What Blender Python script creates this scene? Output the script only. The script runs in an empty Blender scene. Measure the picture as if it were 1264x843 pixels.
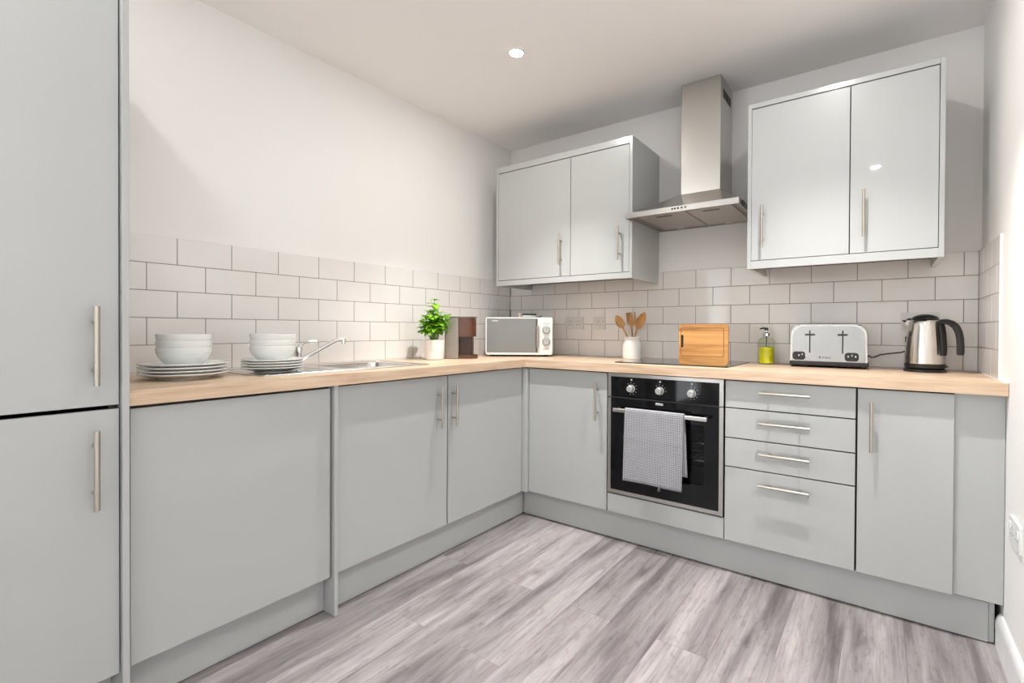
import bpy, bmesh, math, random
from mathutils import Vector, Matrix, Euler

random.seed(7)
PI = math.pi
scene = bpy.context.scene
COL = scene.collection

# ------------------------------------------------------------------ materials
def new_mat(name):
    m = bpy.data.materials.new(name)
    m.use_nodes = True
    nt = m.node_tree
    return m, nt, nt.nodes['Principled BSDF']

def setp(b, **kw):
    names = dict(color='Base Color', rough='Roughness', metal='Metallic', coat='Coat Weight', coatr='Coat Roughness',
                 spec='Specular IOR Level', trans='Transmission Weight', ior='IOR', sheen='Sheen Weight',
                 emis='Emission Strength', emc='Emission Color', alpha='Alpha', sss='Subsurface Weight', aniso='Anisotropic')
    for k, v in kw.items():
        i = b.inputs[names[k]]
        if k in ('color', 'emc'):
            v = (*v, 1)
        i.default_value = v

def node(nt, kind, **kw):
    n = nt.nodes.new(kind)
    for k, v in kw.items():
        setattr(n, k, v)
    return n

def coords(nt, scale=(1, 1, 1), rot=(0, 0, 0), loc=(0, 0, 0), out='Object'):
    tc = node(nt, 'ShaderNodeTexCoord')
    mp = node(nt, 'ShaderNodeMapping')
    mp.inputs['Scale'].default_value = scale
    mp.inputs['Rotation'].default_value = rot
    mp.inputs['Location'].default_value = loc
    nt.links.new(tc.outputs[out], mp.inputs['Vector'])
    return mp.outputs['Vector']

def ramp(nt, fac, stops):
    r = node(nt, 'ShaderNodeValToRGB')
    el = r.color_ramp.elements
    while len(el) < len(stops):
        el.new(0.5)
    for e, (p, c) in zip(el, stops):
        e.position = p
        e.color = (*c, 1) if len(c) == 3 else c
    nt.links.new(fac, r.inputs['Fac'])
    return r.outputs['Color']

def noise(nt, vec, scale=5, detail=3, rough=.5, w=None, dist=0):
    n = node(nt, 'ShaderNodeTexNoise')
    n.inputs['Scale'].default_value = scale
    n.inputs['Detail'].default_value = detail
    n.inputs['Roughness'].default_value = rough
    n.inputs['Distortion'].default_value = dist
    if w is not None:
        n.noise_dimensions = '4D'
        nt.links.new(w, n.inputs['W'])
    nt.links.new(vec, n.inputs['Vector'])
    return n.outputs['Fac']

def bump(nt, b, height, strength=.1, dist=.001):
    bp = node(nt, 'ShaderNodeBump')
    bp.inputs['Strength'].default_value = strength
    bp.inputs['Distance'].default_value = dist
    nt.links.new(height, bp.inputs['Height'])
    nt.links.new(bp.outputs['Normal'], b.inputs['Normal'])

def mix(nt, fac, a, b_, mode='MIX'):
    m = node(nt, 'ShaderNodeMix', data_type='RGBA', blend_type=mode)
    for sock, v in ((m.inputs[0], fac), (m.inputs[6], a), (m.inputs[7], b_)):
        if hasattr(v, 'is_output'):
            nt.links.new(v, sock)
        elif isinstance(v, (int, float)):
            sock.default_value = v
        else:
            sock.default_value = (*v, 1)
    return m.outputs[2]

def math_n(nt, op, a, b_=None):
    m = node(nt, 'ShaderNodeMath', operation=op)
    for sock, v in ((m.inputs[0], a), (m.inputs[1], b_)):
        if v is None:
            continue
        if hasattr(v, 'is_output'):
            nt.links.new(v, sock)
        else:
            sock.default_value = v
    return m.outputs[0]

def plain(name, color, rough=.5, metal=0., vary=.03, vscale=12, **kw):
    """A surface with a faint procedural unevenness in tone and gloss."""
    m, nt, b = new_mat(name)
    setp(b, rough=rough, metal=metal, **kw)
    v = coords(nt)
    n = noise(nt, v, vscale, 3)
    lo = tuple(max(0, c * (1 - vary)) for c in color)
    hi = tuple(min(1, c * (1 + vary)) for c in color)
    nt.links.new(ramp(nt, n, [(.35, lo), (.65, hi)]), b.inputs['Base Color'])
    return m

def paint_mat(name, color):
    m, nt, b = new_mat(name)
    setp(b, rough=.75, spec=.25)
    v = coords(nt)
    nt.links.new(ramp(nt, noise(nt, v, 1.5, 2), [(.3, tuple(c * .985 for c in color)), (.7, color)]), b.inputs['Base Color'])
    bump(nt, b, noise(nt, v, 260, 2), .06, .0006)
    return m

def gloss_mat(name, color, rough=.025):
    m, nt, b = new_mat(name)
    setp(b, color=color, rough=.35, coat=.75, coatr=rough, spec=.4)
    v = coords(nt)
    nt.links.new(ramp(nt, noise(nt, v, 2.2, 2), [(.3, tuple(c * .985 for c in color)), (.7, color)]), b.inputs['Base Color'])
    return m

def wood_mat(name, axis, dark, mid, light, rough=.4, fine=90, stretch=.045, coat=0.):
    """Straight grain along one axis (0 x, 1 y, 2 z)."""
    m, nt, b = new_mat(name)
    setp(b, rough=rough, coat=coat, coatr=.15)
    sc = [1, 1, 1]
    sc[axis] = stretch
    v = coords(nt, tuple(sc))
    a = noise(nt, v, fine, 4, .6, dist=.3)
    sc2 = [1, 1, 1]
    sc2[axis] = .12
    c = noise(nt, coords(nt, tuple(sc2)), 14, 3, .55, dist=1.2)
    f = mix(nt, .5, a, c)
    nt.links.new(ramp(nt, f, [(.34, dark), (.5, mid), (.66, light)]), b.inputs['Base Color'])
    bump(nt, b, a, .12, .0004)
    return m

def steel_mat(name, color=(.62, .60, .57), rough=.28, axis=2, stretch=.02):
    m, nt, b = new_mat(name)
    setp(b, metal=1., rough=rough)
    sc = [1, 1, 1]
    sc[axis] = stretch
    v = coords(nt, tuple(sc))
    n = noise(nt, v, 420, 2)
    nt.links.new(ramp(nt, n, [(.3, tuple(c * .985 for c in color)), (.7, color)]), b.inputs['Base Color'])
    r = node(nt, 'ShaderNodeMapRange')
    r.inputs['To Min'].default_value = rough * .95
    r.inputs['To Max'].default_value = rough * 1.06
    nt.links.new(n, r.inputs['Value'])
    nt.links.new(r.outputs['Result'], b.inputs['Roughness'])
    return m

def floor_mat():
    m, nt, b = new_mat('grey_oak_laminate')
    setp(b, rough=.38, spec=.4)
    tc = node(nt, 'ShaderNodeTexCoord')
    sep = node(nt, 'ShaderNodeSeparateXYZ')
    nt.links.new(tc.outputs['Object'], sep.inputs[0])
    comb = node(nt, 'ShaderNodeCombineXYZ')
    nt.links.new(sep.outputs['Y'], comb.inputs['X'])
    nt.links.new(sep.outputs['X'], comb.inputs['Y'])
    br = node(nt, 'ShaderNodeTexBrick')
    br.offset = .37
    br.offset_frequency = 2
    br.squash = 1
    br.inputs['Color1'].default_value = (0, 0, 0, 1)
    br.inputs['Color2'].default_value = (1, 1, 1, 1)
    br.inputs['Mortar'].default_value = (.5, .5, .5, 1)
    br.inputs['Scale'].default_value = 1
    br.inputs['Mortar Size'].default_value = .0006
    br.inputs['Mortar Smooth'].default_value = .3
    br.inputs['Brick Width'].default_value = 1.22
    br.inputs['Row Height'].default_value = .186
    nt.links.new(comb.outputs[0], br.inputs['Vector'])
    seed = math_n(nt, 'MULTIPLY', br.outputs['Color'], 37.)
    grain = noise(nt, coords(nt, (1, .04, 1)), 95, 5, .65, w=seed, dist=.4)
    band = noise(nt, coords(nt, (1, .13, 1)), 9, 3, .55, w=seed, dist=.9)
    fig = noise(nt, coords(nt, (1, .28, 1)), 26, 4, .6, w=seed, dist=2.2)
    base = ramp(nt, band, [(.32, (.13, .113, .114)), (.47, (.255, .232, .233)), (.66, (.36, .333, .333))])
    g = ramp(nt, grain, [(.33, (.70, .68, .68)), (.58, (1.04, 1.04, 1.04))])
    c = mix(nt, .8, base, g, 'MULTIPLY')
    g2 = ramp(nt, fig, [(.33, (.72, .70, .70)), (.46, (1, 1, 1)), (.7, (1.08, 1.08, 1.08))])
    c = mix(nt, .75, c, g2, 'MULTIPLY')
    # arched growth-ring figure
    va = node(nt, 'ShaderNodeVectorMath', operation='ADD')
    nt.links.new(coords(nt, (1, .085, 1)), va.inputs[0])
    nt.links.new(seed, va.inputs[1])
    wv = node(nt, 'ShaderNodeTexWave', wave_type='RINGS', rings_direction='Z')
    wv.inputs['Scale'].default_value = 9
    wv.inputs['Distortion'].default_value = 5
    wv.inputs['Detail'].default_value = 3
    wv.inputs['Detail Scale'].default_value = 2.2
    nt.links.new(va.outputs[0], wv.inputs['Vector'])
    c = mix(nt, .28, c, ramp(nt, wv.outputs['Fac'], [(.0, (.72, .70, .70)), (.35, (1, 1, 1)), (1, (1.05, 1.05, 1.05))]), 'MULTIPLY')
    tone = ramp(nt, br.outputs['Color'], [(0, (.88, .875, .875)), (.5, (1.0, 1.0, 1.0)), (1, (1.2, 1.2, 1.2))])
    c = mix(nt, 1., c, tone, 'MULTIPLY')
    # dark knots, a few per plank
    vo = node(nt, 'ShaderNodeTexVoronoi')
    vo.inputs['Scale'].default_value = 2.6
    nt.links.new(coords(nt, (1.6, .75, 1)), vo.inputs['Vector'])
    knot = ramp(nt, vo.outputs['Distance'], [(.0, (.35, .32, .32)), (.055, (.75, .73, .73)), (.11, (1, 1, 1))])
    c = mix(nt, .8, c, knot, 'MULTIPLY')
    c = mix(nt, br.outputs['Fac'], c, (.12, .10, .10))
    nt.links.new(c, b.inputs['Base Color'])
    inv = math_n(nt, 'SUBTRACT', 1., br.outputs['Fac'])
    bump(nt, b, math_n(nt, 'ADD', inv, math_n(nt, 'MULTIPLY', grain, .15)), .25, .0008)
    return m

def waffle_mat():
    m, nt, b = new_mat('grey_waffle_weave')
    setp(b, rough=.95, spec=.1, sheen=.3)
    tc = node(nt, 'ShaderNodeTexCoord')
    sep = node(nt, 'ShaderNodeSeparateXYZ')
    nt.links.new(tc.outputs['Object'], sep.inputs[0])
    k = 2 * PI / .0088
    sx = math_n(nt, 'SINE', math_n(nt, 'MULTIPLY', sep.outputs['X'], k))
    sz = math_n(nt, 'SINE', math_n(nt, 'MULTIPLY', sep.outputs['Z'], k))
    h = math_n(nt, 'MAXIMUM', sx, sz)
    nt.links.new(ramp(nt, h, [(.0, (.15, .155, .17)), (.55, (.30, .305, .325)), (1., (.48, .48, .505))]), b.inputs['Base Color'])
    bump(nt, b, h, .7, .002)
    return m

def clear_mat(name, tint=(1, 1, 1), gloss=.12, rough=.03):
    m, nt, b = new_mat(name)
    out = nt.nodes['Material Output']
    tr = node(nt, 'ShaderNodeBsdfTransparent')
    tr.inputs['Color'].default_value = (*tint, 1)
    gl = node(nt, 'ShaderNodeBsdfGlossy')
    gl.inputs['Roughness'].default_value = rough
    lw = node(nt, 'ShaderNodeLayerWeight')
    lw.inputs['Blend'].default_value = gloss
    n = noise(nt, coords(nt), 30, 2)
    f = math_n(nt, 'ADD', math_n(nt, 'MULTIPLY', lw.outputs['Fresnel'], .4), math_n(nt, 'MULTIPLY', n, .02))
    mx = node(nt, 'ShaderNodeMixShader')
    nt.links.new(f, mx.inputs[0])
    nt.links.new(tr.outputs[0], mx.inputs[1])
    nt.links.new(gl.outputs[0], mx.inputs[2])
    nt.links.new(mx.outputs[0], out.inputs['Surface'])
    return m

def emit_mat(name, color, strength):
    m, nt, b = new_mat(name)
    setp(b, color=(.9, .9, .9), emc=color, emis=strength)
    return m

M = {}
M['wall'] = paint_mat('white_wall_paint', (.865, .852, .835))
M['ceiling'] = paint_mat('white_ceiling_paint', (.94, .928, .91))
M['skirt'] = plain('white_satin_woodwork', (.84, .84, .83), .35)
M['floor'] = floor_mat()
M['tile'] = plain('white_glazed_tile', (.81, .79, .77), .12, vary=.03, vscale=3, coat=.3, coatr=.08)
M['grout'] = plain('grey_brown_grout', (.30, .265, .24), .9)
M['caulk'] = plain('white_silicone', (.80, .78, .75), .5)
M['door'] = gloss_mat('pale_grey_gloss_door', (.445, .458, .450))
M['trimgrey'] = gloss_mat('pale_grey_panel', (.445, .458, .450), .16)
M['carcass'] = plain('gap_shade_carcass', (.05, .05, .05), .6)  # boards blackened to paint the shade seen between the doors
M['gap_shade'] = plain('painted_gap_shade', (.02, .02, .02), .9)  # near-black colour standing in for the shade inside gaps, slots and holes
M['oak_y'] = wood_mat('oak_worktop_grain_long', 1, (.47, .32, .205), (.63, .46, .32), (.74, .58, .43), .38)
M['oak_x'] = wood_mat('oak_worktop_grain_cross', 0, (.47, .32, .205), (.63, .46, .32), (.74, .58, .43), .38)
M['steel'] = steel_mat('brushed_steel_vertical', axis=2)
M['steel_x'] = steel_mat('brushed_steel_across', axis=0, color=(.47, .45, .425))
M['hoodsteel'] = steel_mat('hood_steel', color=(.56, .535, .505), rough=.26, axis=0)
M['handle'] = steel_mat('brushed_handle', color=(.52, .475, .41), rough=.3, axis=2)
M['handle_x'] = steel_mat('brushed_handle_level', color=(.55, .51, .45), rough=.28, axis=0)
M['chrome'] = plain('chrome', (.78, .78, .79), .07, 1., vary=.01)
M['sinksteel'] = steel_mat('sink_steel', color=(.72, .71, .69), rough=.24, axis=1)
M['filter'] = plain('hood_filter_mesh', (.50, .46, .43), .45, .85, vary=.1, vscale=300)
M['hoodunder'] = plain('hood_underside', (.30, .28, .26), .45, .6)
M['black'] = plain('black_plastic', (.012, .012, .013), .3)
M['blackrub'] = plain('black_rubber', (.015, .014, .014), .6)
M['blackglass'] = plain('black_glass', (.004, .004, .005), .05, vary=.1, spec=.25)
M['hobglass'] = plain('black_ceramic_glass', (.006, .006, .007), .05, vary=.1)
M['ovenglass'] = clear_mat('tinted_oven_glass', (.55, .55, .56), .15)
M['cavity'] = plain('grey_oven_enamel', (.33, .33, .34), .35)
M['white_mark'] = plain('white_print', (.72, .72, .72), .5)
M['grey_mark'] = plain('grey_print', (.30, .30, .29), .5)
M['porcelain'] = plain('white_porcelain', (.78, .80, .79), .14, coat=.3, coatr=.05)
M['crock'] = plain('white_glazed_stoneware', (.80, .79, .76), .22)
M['pot'] = plain('white_ribbed_ceramic', (.78, .77, .74), .45)
M['soil'] = plain('dark_potting_soil', (.03, .02, .012), .95, vary=.5, vscale=150)
M['stem'] = plain('green_stem', (.16, .32, .04), .55)
def leaf_mat():
    m, nt, b = new_mat('basil_leaf')
    setp(b, rough=.42, spec=.4, sss=.0)
    v = coords(nt)
    c = ramp(nt, noise(nt, v, 38, 3), [(.3, (.11, .34, .015)), (.5, (.25, .56, .03)), (.72, (.45, .74, .08))])
    nt.links.new(c, b.inputs['Base Color'])
    out = nt.nodes['Material Output']
    tl = node(nt, 'ShaderNodeBsdfTranslucent')
    nt.links.new(c, tl.inputs['Color'])
    mx = node(nt, 'ShaderNodeMixShader')
    mx.inputs[0].default_value = .3
    nt.links.new(b.outputs[0], mx.inputs[1])
    nt.links.new(tl.outputs[0], mx.inputs[2])
    nt.links.new(mx.outputs[0], out.inputs['Surface'])
    return m
M['leaf'] = leaf_mat()
M['bamboo'] = wood_mat('bamboo_strips', 0, (.30, .125, .03), (.52, .255, .075), (.64, .36, .125), .42, fine=42, stretch=.05)
M['groove'] = plain('dark_brown_groove', (.22, .10, .03), .6)  # darker brown ring along the juice groove
M['spoon'] = wood_mat('warm_utensil_wood', 2, (.30, .14, .04), (.46, .235, .08), (.56, .32, .13), .5)
M['brown'] = plain('glossy_brown_plastic', (.085, .026, .010), .2, vary=.12, vscale=20, coat=.4, coatr=.05)
M['brown_shaded'] = plain('shaded_brown_plastic', (.030, .010, .005), .3)  # the brown plastic darkened for the shade under the brew head
M['silver'] = plain('warm_silver_paint', (.30, .275, .24), .38, .4)
M['mwshell'] = plain('white_microwave_shell', (.74, .735, .72), .3)
M['mwglass'] = plain('grey_mirror_glass', (.20, .205, .20), .2, 0., vary=.02)
M['mwdark'] = plain('dark_recess', (.10, .085, .07), .4)
M['knob'] = plain('satin_silver_knob', (.42, .42, .41), .35, .5)
M['toaster'] = plain('polished_steel', (.43, .425, .415), .18, 1., vary=.02)
M['kettle'] = steel_mat('kettle_steel', color=(.68, .65, .61), rough=.16, axis=2)
M['waffle'] = waffle_mat()
M['bottle'] = clear_mat('clear_bottle_plastic', (.94, .95, .92), .12)
M['soap'] = plain('yellow_green_soap', (.80, .80, .02), .15, vary=.12, vscale=40)
M['socketgrey'] = plain('satin_socket_plate', (.67, .65, .625), .3, .15)
M['socketwhite'] = plain('white_socket_plastic', (.80, .80, .80), .25)
M['green'] = plain('dark_green_cover', (.02, .045, .038), .4)
M['paper'] = plain('white_paper', (.78, .78, .75), .8)
M['beige'] = plain('pale_cork', (.55, .46, .33), .7)
M['lens'] = emit_mat('lit_lamp_lens', (1.0, .975, .955), 260.)
M['lens_bright'] = emit_mat('brighter_lamp_lens', (1.0, .98, .98), 330.)
M['lens_dim'] = emit_mat('dimmer_lamp_lens', (1.0, .98, .96), 190.)

# ------------------------------------------------------------------ geometry helpers
def box(bm, x0, x1, y0, y1, z0, z1, bev=0., seg=1, mi=0):
    x0, x1 = sorted((x0, x1)); y0, y1 = sorted((y0, y1)); z0, z1 = sorted((z0, z1))
    vs = [bm.verts.new(p) for p in ((x0, y0, z0), (x1, y0, z0), (x1, y1, z0), (x0, y1, z0),
                                     (x0, y0, z1), (x1, y0, z1), (x1, y1, z1), (x0, y1, z1))]
    fs = [bm.faces.new([vs[i] for i in q]) for q in ((0, 3, 2, 1), (4, 5, 6, 7), (0, 1, 5, 4), (1, 2, 6, 5), (2, 3, 7, 6), (3, 0, 4, 7))]
    for f in fs:
        f.material_index = mi
    if bev > 0:
        es = list({e for f in fs for e in f.edges})
        r = bmesh.ops.bevel(bm, geom=es, offset=bev, segments=seg, affect='EDGES', profile=.5)
        for f in r['faces']:
            f.material_index = mi

def frame_axes(d):
    d = Vector(d).normalized()
    up = Vector((0, 0, 1)) if abs(d.z) < .95 else Vector((1, 0, 0))
    a = d.cross(up).normalized()
    return a, a.cross(d).normalized()

def tube(bm, pts, rad, seg=12, cap=True):
    pts = [Vector(p) for p in pts]
    if not hasattr(rad, '__len__'):
        rad = [rad] * len(pts)
    rings = []
    a = None
    for i, p in enumerate(pts):
        d = (pts[min(i + 1, len(pts) - 1)] - pts[max(i - 1, 0)]).normalized()
        if a is None:
            a, b = frame_axes(d)
        else:
            a = (a - d * a.dot(d)).normalized()
            b = a.cross(d).normalized()
        rings.append([bm.verts.new(p + rad[i] * (math.cos(2 * PI * k / seg) * a + math.sin(2 * PI * k / seg) * b)) for k in range(seg)])
    for r0, r1 in zip(rings, rings[1:]):
        for k in range(seg):
            bm.faces.new((r0[k], r0[(k + 1) % seg], r1[(k + 1) % seg], r1[k]))
    if cap:
        bm.faces.new(rings[0][::-1])
        bm.faces.new(rings[-1])

def cyl(bm, p0, p1, r0, r1=None, seg=24):
    tube(bm, [p0, p1], [r0, r0 if r1 is None else r1], seg)

def lathe(bm, prof, cx=0, cy=0, seg=40, close=False):
    """profile (r, z) spun about the vertical through (cx, cy); r=0 ends become poles."""
    rings = []
    for r, z in prof:
        if r < 1e-6:
            rings.append([bm.verts.new((cx, cy, z))])
        else:
            rings.append([bm.verts.new((cx + r * math.cos(2 * PI * k / seg), cy + r * math.sin(2 * PI * k / seg), z)) for k in range(seg)])
    pairs = list(zip(rings, rings[1:]))
    if close:
        pairs.append((rings[-1], rings[0]))
    for a, b in pairs:
        for k in range(seg):
            k2 = (k + 1) % seg
            if len(a) == 1 and len(b) == 1:
                continue
            if len(a) == 1:
                bm.faces.new((a[0], b[k2], b[k]))
            elif len(b) == 1:
                bm.faces.new((a[k], a[k2], b[0]))
            else:
                bm.faces.new((a[k], a[k2], b[k2], b[k]))

def rrect(x0, x1, y0, y1, r, n=6):
    pts = []
    for cx, cy, a0 in ((x1 - r, y1 - r, 0), (x0 + r, y1 - r, 90), (x0 + r, y0 + r, 180), (x1 - r, y0 + r, 270)):
        for i in range(n + 1):
            a = math.radians(a0 + 90 * i / n)
            pts.append((cx + r * math.cos(a), cy + r * math.sin(a)))
    return pts

def slab(bm, loops, d0, d1, to3=lambda u, v, d: (u, v, d), mi=0):
    """A plate of any outline with holes (loops[1:]) between depths d0 and d1."""
    sides = []
    for d in (d0, d1):
        es = []
        lv = []
        for lp in loops:
            vs = [bm.verts.new(to3(u, v, d)) for u, v in lp]
            lv.append(vs)
            for i in range(len(vs)):
                es.append(bm.edges.new((vs[i], vs[(i + 1) % len(vs)])))
        if len(loops) == 1:
            bm.faces.new(lv[0]).material_index = mi
        else:
            for f in bmesh.ops.triangle_fill(bm, edges=es, use_beauty=True, use_dissolve=False)['geom']:
                if isinstance(f, bmesh.types.BMFace):
                    f.material_index = mi
        sides.append(lv)
    for la, lb in zip(*sides):
        for i in range(len(la)):
            j = (i + 1) % len(la)
            bm.faces.new((la[i], la[j], lb[j], lb[i])).material_index = mi

XZ = lambda u, v, d: (u, d, v)
YZ = lambda u, v, d: (d, u, v)

MATRIX = {}
def obj(name, bm, mat, parent=None, world=False, smooth=True, angle=35):
    """Link bm as ONE mesh object; world=True: its points are room points, moved into the parent's space."""
    bmesh.ops.recalc_face_normals(bm, faces=bm.faces)
    if parent is not None and world:
        bm.transform(MATRIX[parent].inverted())
    me = bpy.data.meshes.new(name)
    bm.to_mesh(me)
    bm.free()
    for m in (mat if isinstance(mat, (list, tuple)) else [mat]):
        me.materials.append(m)
    if smooth:
        for p in me.polygons:
            p.use_smooth = True
        me.set_sharp_from_angle(angle=math.radians(angle))
    o = bpy.data.objects.new(name, me)
    COL.objects.link(o)
    if smooth and angle < 100:
        wn = o.modifiers.new('even_normals', 'WEIGHTED_NORMAL')
        wn.keep_sharp = True
        wn.weight = 90
    if parent is not None:
        o.parent = parent
        MATRIX[o] = MATRIX[parent]
    else:
        MATRIX[o] = Matrix.Identity(4)
    return o

def tag(o, label, cat, group=None):
    o['label'] = label
    o['category'] = cat
    if group:
        o['group'] = group
    return o

def thing(name, label, cat, loc=(0, 0, 0), rotz=0., group=None):
    o = bpy.data.objects.new(name, None)
    o.empty_display_size = .05
    o.location = loc
    o.rotation_euler = (0, 0, rotz)
    COL.objects.link(o)
    MATRIX[o] = Matrix.LocRotScale(Vector(loc), Euler((0, 0, rotz)), None)
    return tag(o, label, cat, group)

def struct(name, bm, mat, **kw):
    o = obj(name, bm, mat, **kw)
    o['kind'] = 'structure'
    return o

def dup(root, loc, label=None, rotz=None):
    r = root.copy()
    COL.objects.link(r)
    r.location = loc
    if rotz is not None:
        r.rotation_euler = (0, 0, rotz)
    if label:
        r['label'] = label
    for ch in list(root.children):
        c = ch.copy()
        COL.objects.link(c)
        c.parent = r
        for g in list(ch.children):
            d = g.copy()
            COL.objects.link(d)
            d.parent = c
    MATRIX[r] = Matrix.LocRotScale(Vector(loc), r.rotation_euler, None)
    return r

B = bmesh.new
def boxobj(name, dims, mat, parent=None, bev=.0, seg=1, world=True):
    bm = B()
    box(bm, *dims, bev=bev, seg=seg)
    return obj(name, bm, mat, parent, world)

# ------------------------------------------------------------------ sizes of the room
XR = 2.70          # right wall
ZC = 2.505         # ceiling
YF = -6.4          # far end of the room, behind the camera
WT, WB = .954, .910   # worktop top and underside
FP = .580          # plane of the door fronts (distance from the walls)
DT = .018          # door thickness

# ------------------------------------------------------------------ setting
struct('floor', (lambda b: (box(b, -.05, XR + .05, YF, .05, -.05, 0), b)[1])(B()), M['floor'], smooth=False)
struct('ceiling', (lambda b: (box(b, -.05, XR + .05, YF, .05, ZC, ZC + .06), b)[1])(B()), M['ceiling'], smooth=False)
# unseen window added in the left wall behind the tall cabinet for daylight fill
bm = B()
WY0, WY1, WZ_0, WZ_1 = -6.15, -3.45, .06, 2.30
slab(bm, [[(YF, 0), (.108, 0), (.108, ZC), (YF, ZC)], [(WY0, WZ_0), (WY1, WZ_0), (WY1, WZ_1), (WY0, WZ_1)]], -.108, -.008, YZ)
struct('wall_left', bm, M['wall'], smooth=False)
bm = B()
ym = (WY0 + WY1) / 2
slab(bm, [[(WY0, WZ_0), (WY1, WZ_0), (WY1, WZ_1), (WY0, WZ_1)], [(WY0 + .05, WZ_0 + .05), (ym - .03, WZ_0 + .05), (ym - .03, WZ_1 - .05), (WY0 + .05, WZ_1 - .05)],
          [(ym + .03, WZ_0 + .05), (WY1 - .05, WZ_0 + .05), (WY1 - .05, WZ_1 - .05), (ym + .03, WZ_1 - .05)]], -.09, -.03, YZ)
struct('added_window_1', bm, M['skirt'], smooth=False)
struct('wall_front', (lambda b: (box(b, -.108, XR + .1, YF - .1, YF, 0, ZC), b)[1])(B()), M['wall'], smooth=False)
struct('wall_back', (lambda b: (box(b, -.008, XR, .008, .108, 0, ZC), b)[1])(B()), M['wall'], smooth=False)
struct('wall_right', (lambda b: (box(b, XR, XR + .1, YF, .108, 0, ZC), b)[1])(B()), M['wall'], smooth=False)
bm = B()
prof = [(0, 0), (.018, 0), (.018, .095), (.012, .112), (.006, .12), (0, .12)]
slab(bm, [[(XR - u, v) for u, v in prof]], -.537, YF, XZ)
struct('baseboard_right', bm, M['skirt'])

# tiled splashbacks: each a grout bed with every tile set on it
PX, PZ, ZT = .2025, .1079, 1.4961
def tiles(bm, first, lo, hi, to_box, rows=5):
    g = .0014
    for r in range(rows):
        z1 = ZT - r * PZ
        z0 = z1 - PZ if r < rows - 1 else WT + .003
        off = first - (0 if r % 2 == 0 else PX / 2)
        k = math.floor((lo - off) / PX)
        while off + k * PX < hi:
            a, b = max(off + k * PX, lo), min(off + (k + 1) * PX, hi)
            if b - a > .008:
                to_box(bm, a + g, b - g, z0 + g, z1 - (g if r else .0004))
            k += 1
bm = B()
tiles(bm, .4128, 0., 2.691, lambda bm, a, b, z0, z1: box(bm, a, b, -.0, .006, z0, z1, .0012))
box(bm, -.003, 2.694, .0012, .0085, WT, ZT - .0006, mi=1)
box(bm, 0, 2.69, -.003, .004, WT - .0005, WT + .003, mi=2)
struct('wall_back_tiles', bm, [M['tile'], M['grout'], M['caulk']])
bm = B()
tiles(bm, .7441 % PX, 0., 2.4745, lambda bm, a, b, z0, z1: box(bm, -.006, 0, -a, -b, z0, z1, .0012))
box(bm, -.0085, -.0012, -2.4745, .003, WT, ZT - .0006, mi=1)
box(bm, -.004, .003, -2.4745, 0, WT - .0005, WT + .003, mi=2)
struct('wall_left_tiles', bm, [M['tile'], M['grout'], M['caulk']])
bm = B()
tiles(bm, .11, 0., .47, lambda bm, a, b, z0, z1: box(bm, 2.691, 2.697, -a, -b, z0, z1, .0012))
box(bm, 2.6922, 2.7005, -.47, .003, WT, ZT - .0006, mi=1)
box(bm, 2.688, 2.7005, -.607, .0, WT - .0005, WT + .004, mi=2)
box(bm, 2.6905, 2.7005, -.479, -.47, WT, ZT, .002, mi=2)
struct('wall_right_tiles', bm, [M['tile'], M['grout'], M['caulk']])

# ------------------------------------------------------------------ cabinet parts
def bar_handle(p0, p1, out, parent, mat, r=.0062):
    """A straight bar on two round posts; out = direction away from the door, its length the standoff."""
    bm = B()
    p0, p1, out = Vector(p0), Vector(p1), Vector(out)
    tube(bm, [p0, p1], r, 14)
    for t in (.2, .8):
        q = p0.lerp(p1, t)
        cyl(bm, q, q - out, .0042, seg=10)
    return obj('handle', bm, mat, parent, True)

def door_y(y0, y1, z0, z1, parent, x=FP, name='door'):
    """Door of the run along the left wall (faces +x)."""
    return boxobj(name, (x - DT, x, y0, y1, z0, z1), M['door'], parent, .0012, 2)
def door_x(x0, x1, z0, z1, parent, y=-FP, name='door'):
    """Door of a run along the back wall (faces the camera, -y)."""
    return boxobj(name, (x0, x1, y, y + DT, z0, z1), M['door'], parent, .0012, 2)
def carcass(parent, x0, x1, y0, y1, z0, z1, open_side, t=.016, top=True):
    """An open-fronted box of boards."""
    bm = B()
    if open_side == '+x':
        box(bm, x0, x1, y0, y0 + t, z0, z1); box(bm, x0, x1, y1 - t, y1, z0, z1); box(bm, x0, x0 + t, y0 + t, y1 - t, z0, z1)
    else:
        box(bm, x0, x0 + t, y0, y1, z0, z1); box(bm, x1 - t, x1, y0, y1, z0, z1); box(bm, x0 + t, x1 - t, y1 - t, y1, z0, z1)
    s = (t if open_side != '+x' else 0)
    s2 = (t if open_side == '+x' else 0)
    box(bm, x0 + s + s2 * .99, x1 - s, y0 + s2, y1 - s2 - s * .99, z0, z0 + t)
    if top:
        box(bm, x0 + s + s2 * .99, x1 - s, y0 + s2, y1 - s2 - s * .99, z1 - t, z1)
    return obj('carcass', bm, M['carcass'], parent, True, smooth=False)

ZB = .162   # underside of base doors
ZTOP = .902

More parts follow.
